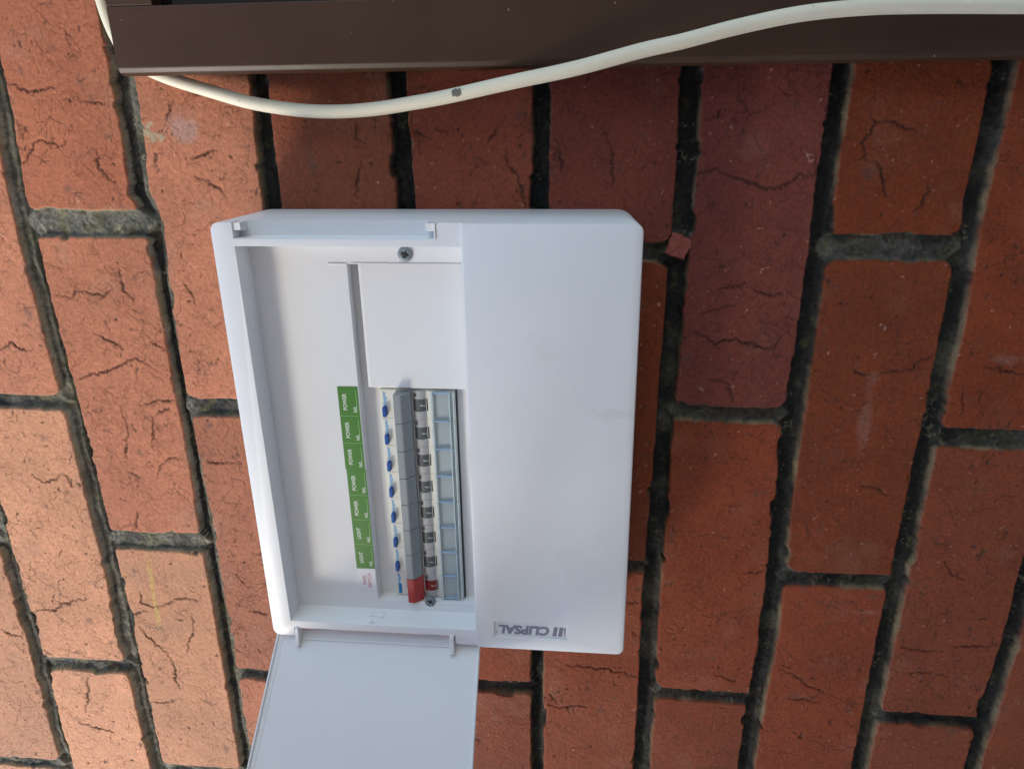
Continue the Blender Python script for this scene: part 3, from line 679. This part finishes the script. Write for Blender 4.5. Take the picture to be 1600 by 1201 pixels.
for a0, a1 in ((174.0, 176.6), (284.6, 287.8)):
    bm = bmesh.new()
    prism(bm, L, [(259.0, 52.5), (259.5, 59.3), (262.5, 60.7), (266, 60.8), (270, 61.6), (275, 62.6), (277.5, 60.5), (272.5, 54.2), (267, 51.0)], a0, a1, 'a')
    o = from_bm('hinge_arm', bm, white_smooth, door); bevel(o, .0005, 2, 30)

# ------------------------------------------------------------------ brown window frame above the board
fm = plastic('brown_painted_metal', (0.054, 0.025, 0.012), .42, .06, 500, .4, .25)
fn = fm.node_tree.nodes.new('ShaderNodeTexNoise'); fn.inputs['Scale'].default_value = 330; fn.inputs['Detail'].default_value = 2
fr = fm.node_tree.nodes.new('ShaderNodeMapRange'); fr.inputs[1].default_value = .745; fr.inputs[2].default_value = .77
fx = fm.node_tree.nodes.new('ShaderNodeMix'); fx.data_type = 'RGBA'; fx.inputs[7].default_value = (.32, .27, .21, 1)
fb = fm.node_tree.nodes['Principled BSDF']; fs = fb.inputs['Base Color'].links[0].from_socket; ftc = fm.node_tree.nodes.new('ShaderNodeTexCoord')
fm.node_tree.links.new(ftc.outputs['Object'], fn.inputs['Vector']); fm.node_tree.links.new(fn.outputs['Fac'], fr.inputs[0]); fm.node_tree.links.new(fr.outputs[0], fx.inputs[0])
fm.node_tree.links.new(fs, fx.inputs[6]); fm.node_tree.links.new(fx.outputs[2], fb.inputs['Base Color'])
frm = bpy.data.objects.new('window_frame', None); COL.objects.link(frm); frm.location = W(99, -100.6, 13); frm.rotation_euler = (0, -0.0068, 0)
tag(frm, 'dark brown painted window frame along the edge of the brick wall, crossed by the white cable', 'window frame')
FO = W(99, -102.3, 13)
def F(a, b, c): return tuple(W(a, b, c)-FO)
bm = bmesh.new()
prism(bm, F, [(-103.0, 13.5), (-102.2, 15.0), (-101.9, 19.0), (-103.6, 23.5), (-106.5, 25.0), (-138.6, 25.0), (-138.6, 13.0), (-104, 13.0)], 98.8, 1250, 'a')
o = from_bm('bottom_rail', bm, fm, frm); bevel(o, .0006, 3, 20)
bm = bmesh.new()
box(bm, F, 98.8, 126.5, -900, -138.7, 13.0, 24.9)
o = from_bm('stile', bm, fm, frm); bevel(o, .0008, 3, 30)
bm = bmesh.new(); box(bm, F, 126.0, 1250, -900, -138.2, 9.0, 12.8)
gl = from_bm('pane', bm, plastic('dark_glass', (0.012, 0.013, 0.016), .08, .0, 10, .5), frm)
# ------------------------------------------------------------------ cable
cab_m = plastic('cream_white_pvc', (0.80, 0.73, 0.56), .5, .25, 260, .35, .10)
pts = [Vector(W(*q)) for q in CABLE]
def spot(mat, centre, radii, col, noise_scale=500, lo=.75, hi=1.0, k0=.85):
    """a stain of its own shape around one place of a surface (object coordinates)"""
    t = mat.node_tree; b = t.nodes['Principled BSDF']; src = b.inputs['Base Color'].links[0].from_socket
    tc_ = t.nodes.new('ShaderNodeTexCoord'); s1 = t.nodes.new('ShaderNodeVectorMath'); s1.operation = 'SUBTRACT'; s1.inputs[1].default_value = centre
    d1 = t.nodes.new('ShaderNodeVectorMath'); d1.operation = 'DIVIDE'; d1.inputs[1].default_value = radii
    ln_ = t.nodes.new('ShaderNodeVectorMath'); ln_.operation = 'LENGTH'
    nz = t.nodes.new('ShaderNodeTexNoise'); nz.inputs['Scale'].default_value = noise_scale; nz.inputs['Detail'].default_value = 4
    ad = t.nodes.new('ShaderNodeMath'); ad.operation = 'MULTIPLY_ADD'; ad.inputs[1].default_value = 2.4
    mr_ = t.nodes.new('ShaderNodeMapRange'); mr_.inputs[1].default_value = lo+1.2; mr_.inputs[2].default_value = hi+1.2; mr_.inputs[3].default_value = k0; mr_.inputs[4].default_value = 0
    mx = t.nodes.new('ShaderNodeMix'); mx.data_type = 'RGBA'; mx.inputs[7].default_value = (*col, 1)
    k = t.links
    k.new(tc_.outputs['Object'], s1.inputs[0]); k.new(s1.outputs[0], d1.inputs[0]); k.new(d1.outputs[0], ln_.inputs[0])
    k.new(tc_.outputs['Object'], nz.inputs['Vector']); k.new(nz.outputs['Fac'], ad.inputs[0]); k.new(ln_.outputs['Value'], ad.inputs[2])
    k.new(ad.outputs[0], mr_.inputs[0]); k.new(mr_.outputs[0], mx.inputs[0]); k.new(src, mx.inputs[6]); k.new(mx.outputs[2], b.inputs['Base Color'])
for q_, r_ in (((298.5, -90.0, 26), (.0027, .0026, .004)), ((484, -130, 41), (.0012, .002, .001)), ((165, -86, 13), (.001, .002, .001))):
    spot(cab_m, tuple(W(*q_)-pts[0]), r_, (0.05, 0.04, 0.03))
bm = bmesh.new(); ring_n = 16; sm = []
for i in range(len(pts)-1):
    p0, p1, p2, p3 = pts[max(i-1, 0)], pts[i], pts[i+1], pts[min(i+2, len(pts)-1)]
    for k in range(8):
        t = k/8; sm.append(0.5*((2*p1)+(p2-p0)*t+(2*p0-5*p1+4*p2-p3)*t*t+(3*p1-p0-3*p2+p3)*t**3))
sm.append(pts[-1]); prev = None
for i, p in enumerate(sm):
    tg_ = (sm[min(i+1, len(sm)-1)]-sm[max(i-1, 0)]).normalized()
    n_ = tg_.cross(Vector((0, 1, 0))).normalized(); m_ = tg_.cross(n_)
    ring = [bm.verts.new(p + .0039*(math.cos(x)*n_+math.sin(x)*m_)) for x in (2*math.pi*j/ring_n for j in range(ring_n))]
    if prev:
        for j in range(ring_n): bm.faces.new((prev[j], prev[(j+1) % ring_n], ring[(j+1) % ring_n], ring[j]))
    else: bm.faces.new(ring)
    prev = ring
bm.faces.new(prev[::-1])
for v in bm.verts: v.co -= pts[0]
cable = from_bm('cable', bm, cab_m, None, True); cable.location = pts[0]
tag(cable, 'thick cream white cable sagging between the brown frame and the switchboard', 'cable')

spot(white, L(347, 52, 62), (.012, .01, .010), (0.62, 0.52, 0.42), 90, .2, 1.0, .16)
spot(white, L(372, 200, 62), (.03, .01, .022), (0.55, 0.50, 0.44), 160, .3, 1.0, .10)
spot(white, L(392, 90, 62), (.006, .01, .02), (0.50, 0.44, 0.38), 400, .3, .8, .16)
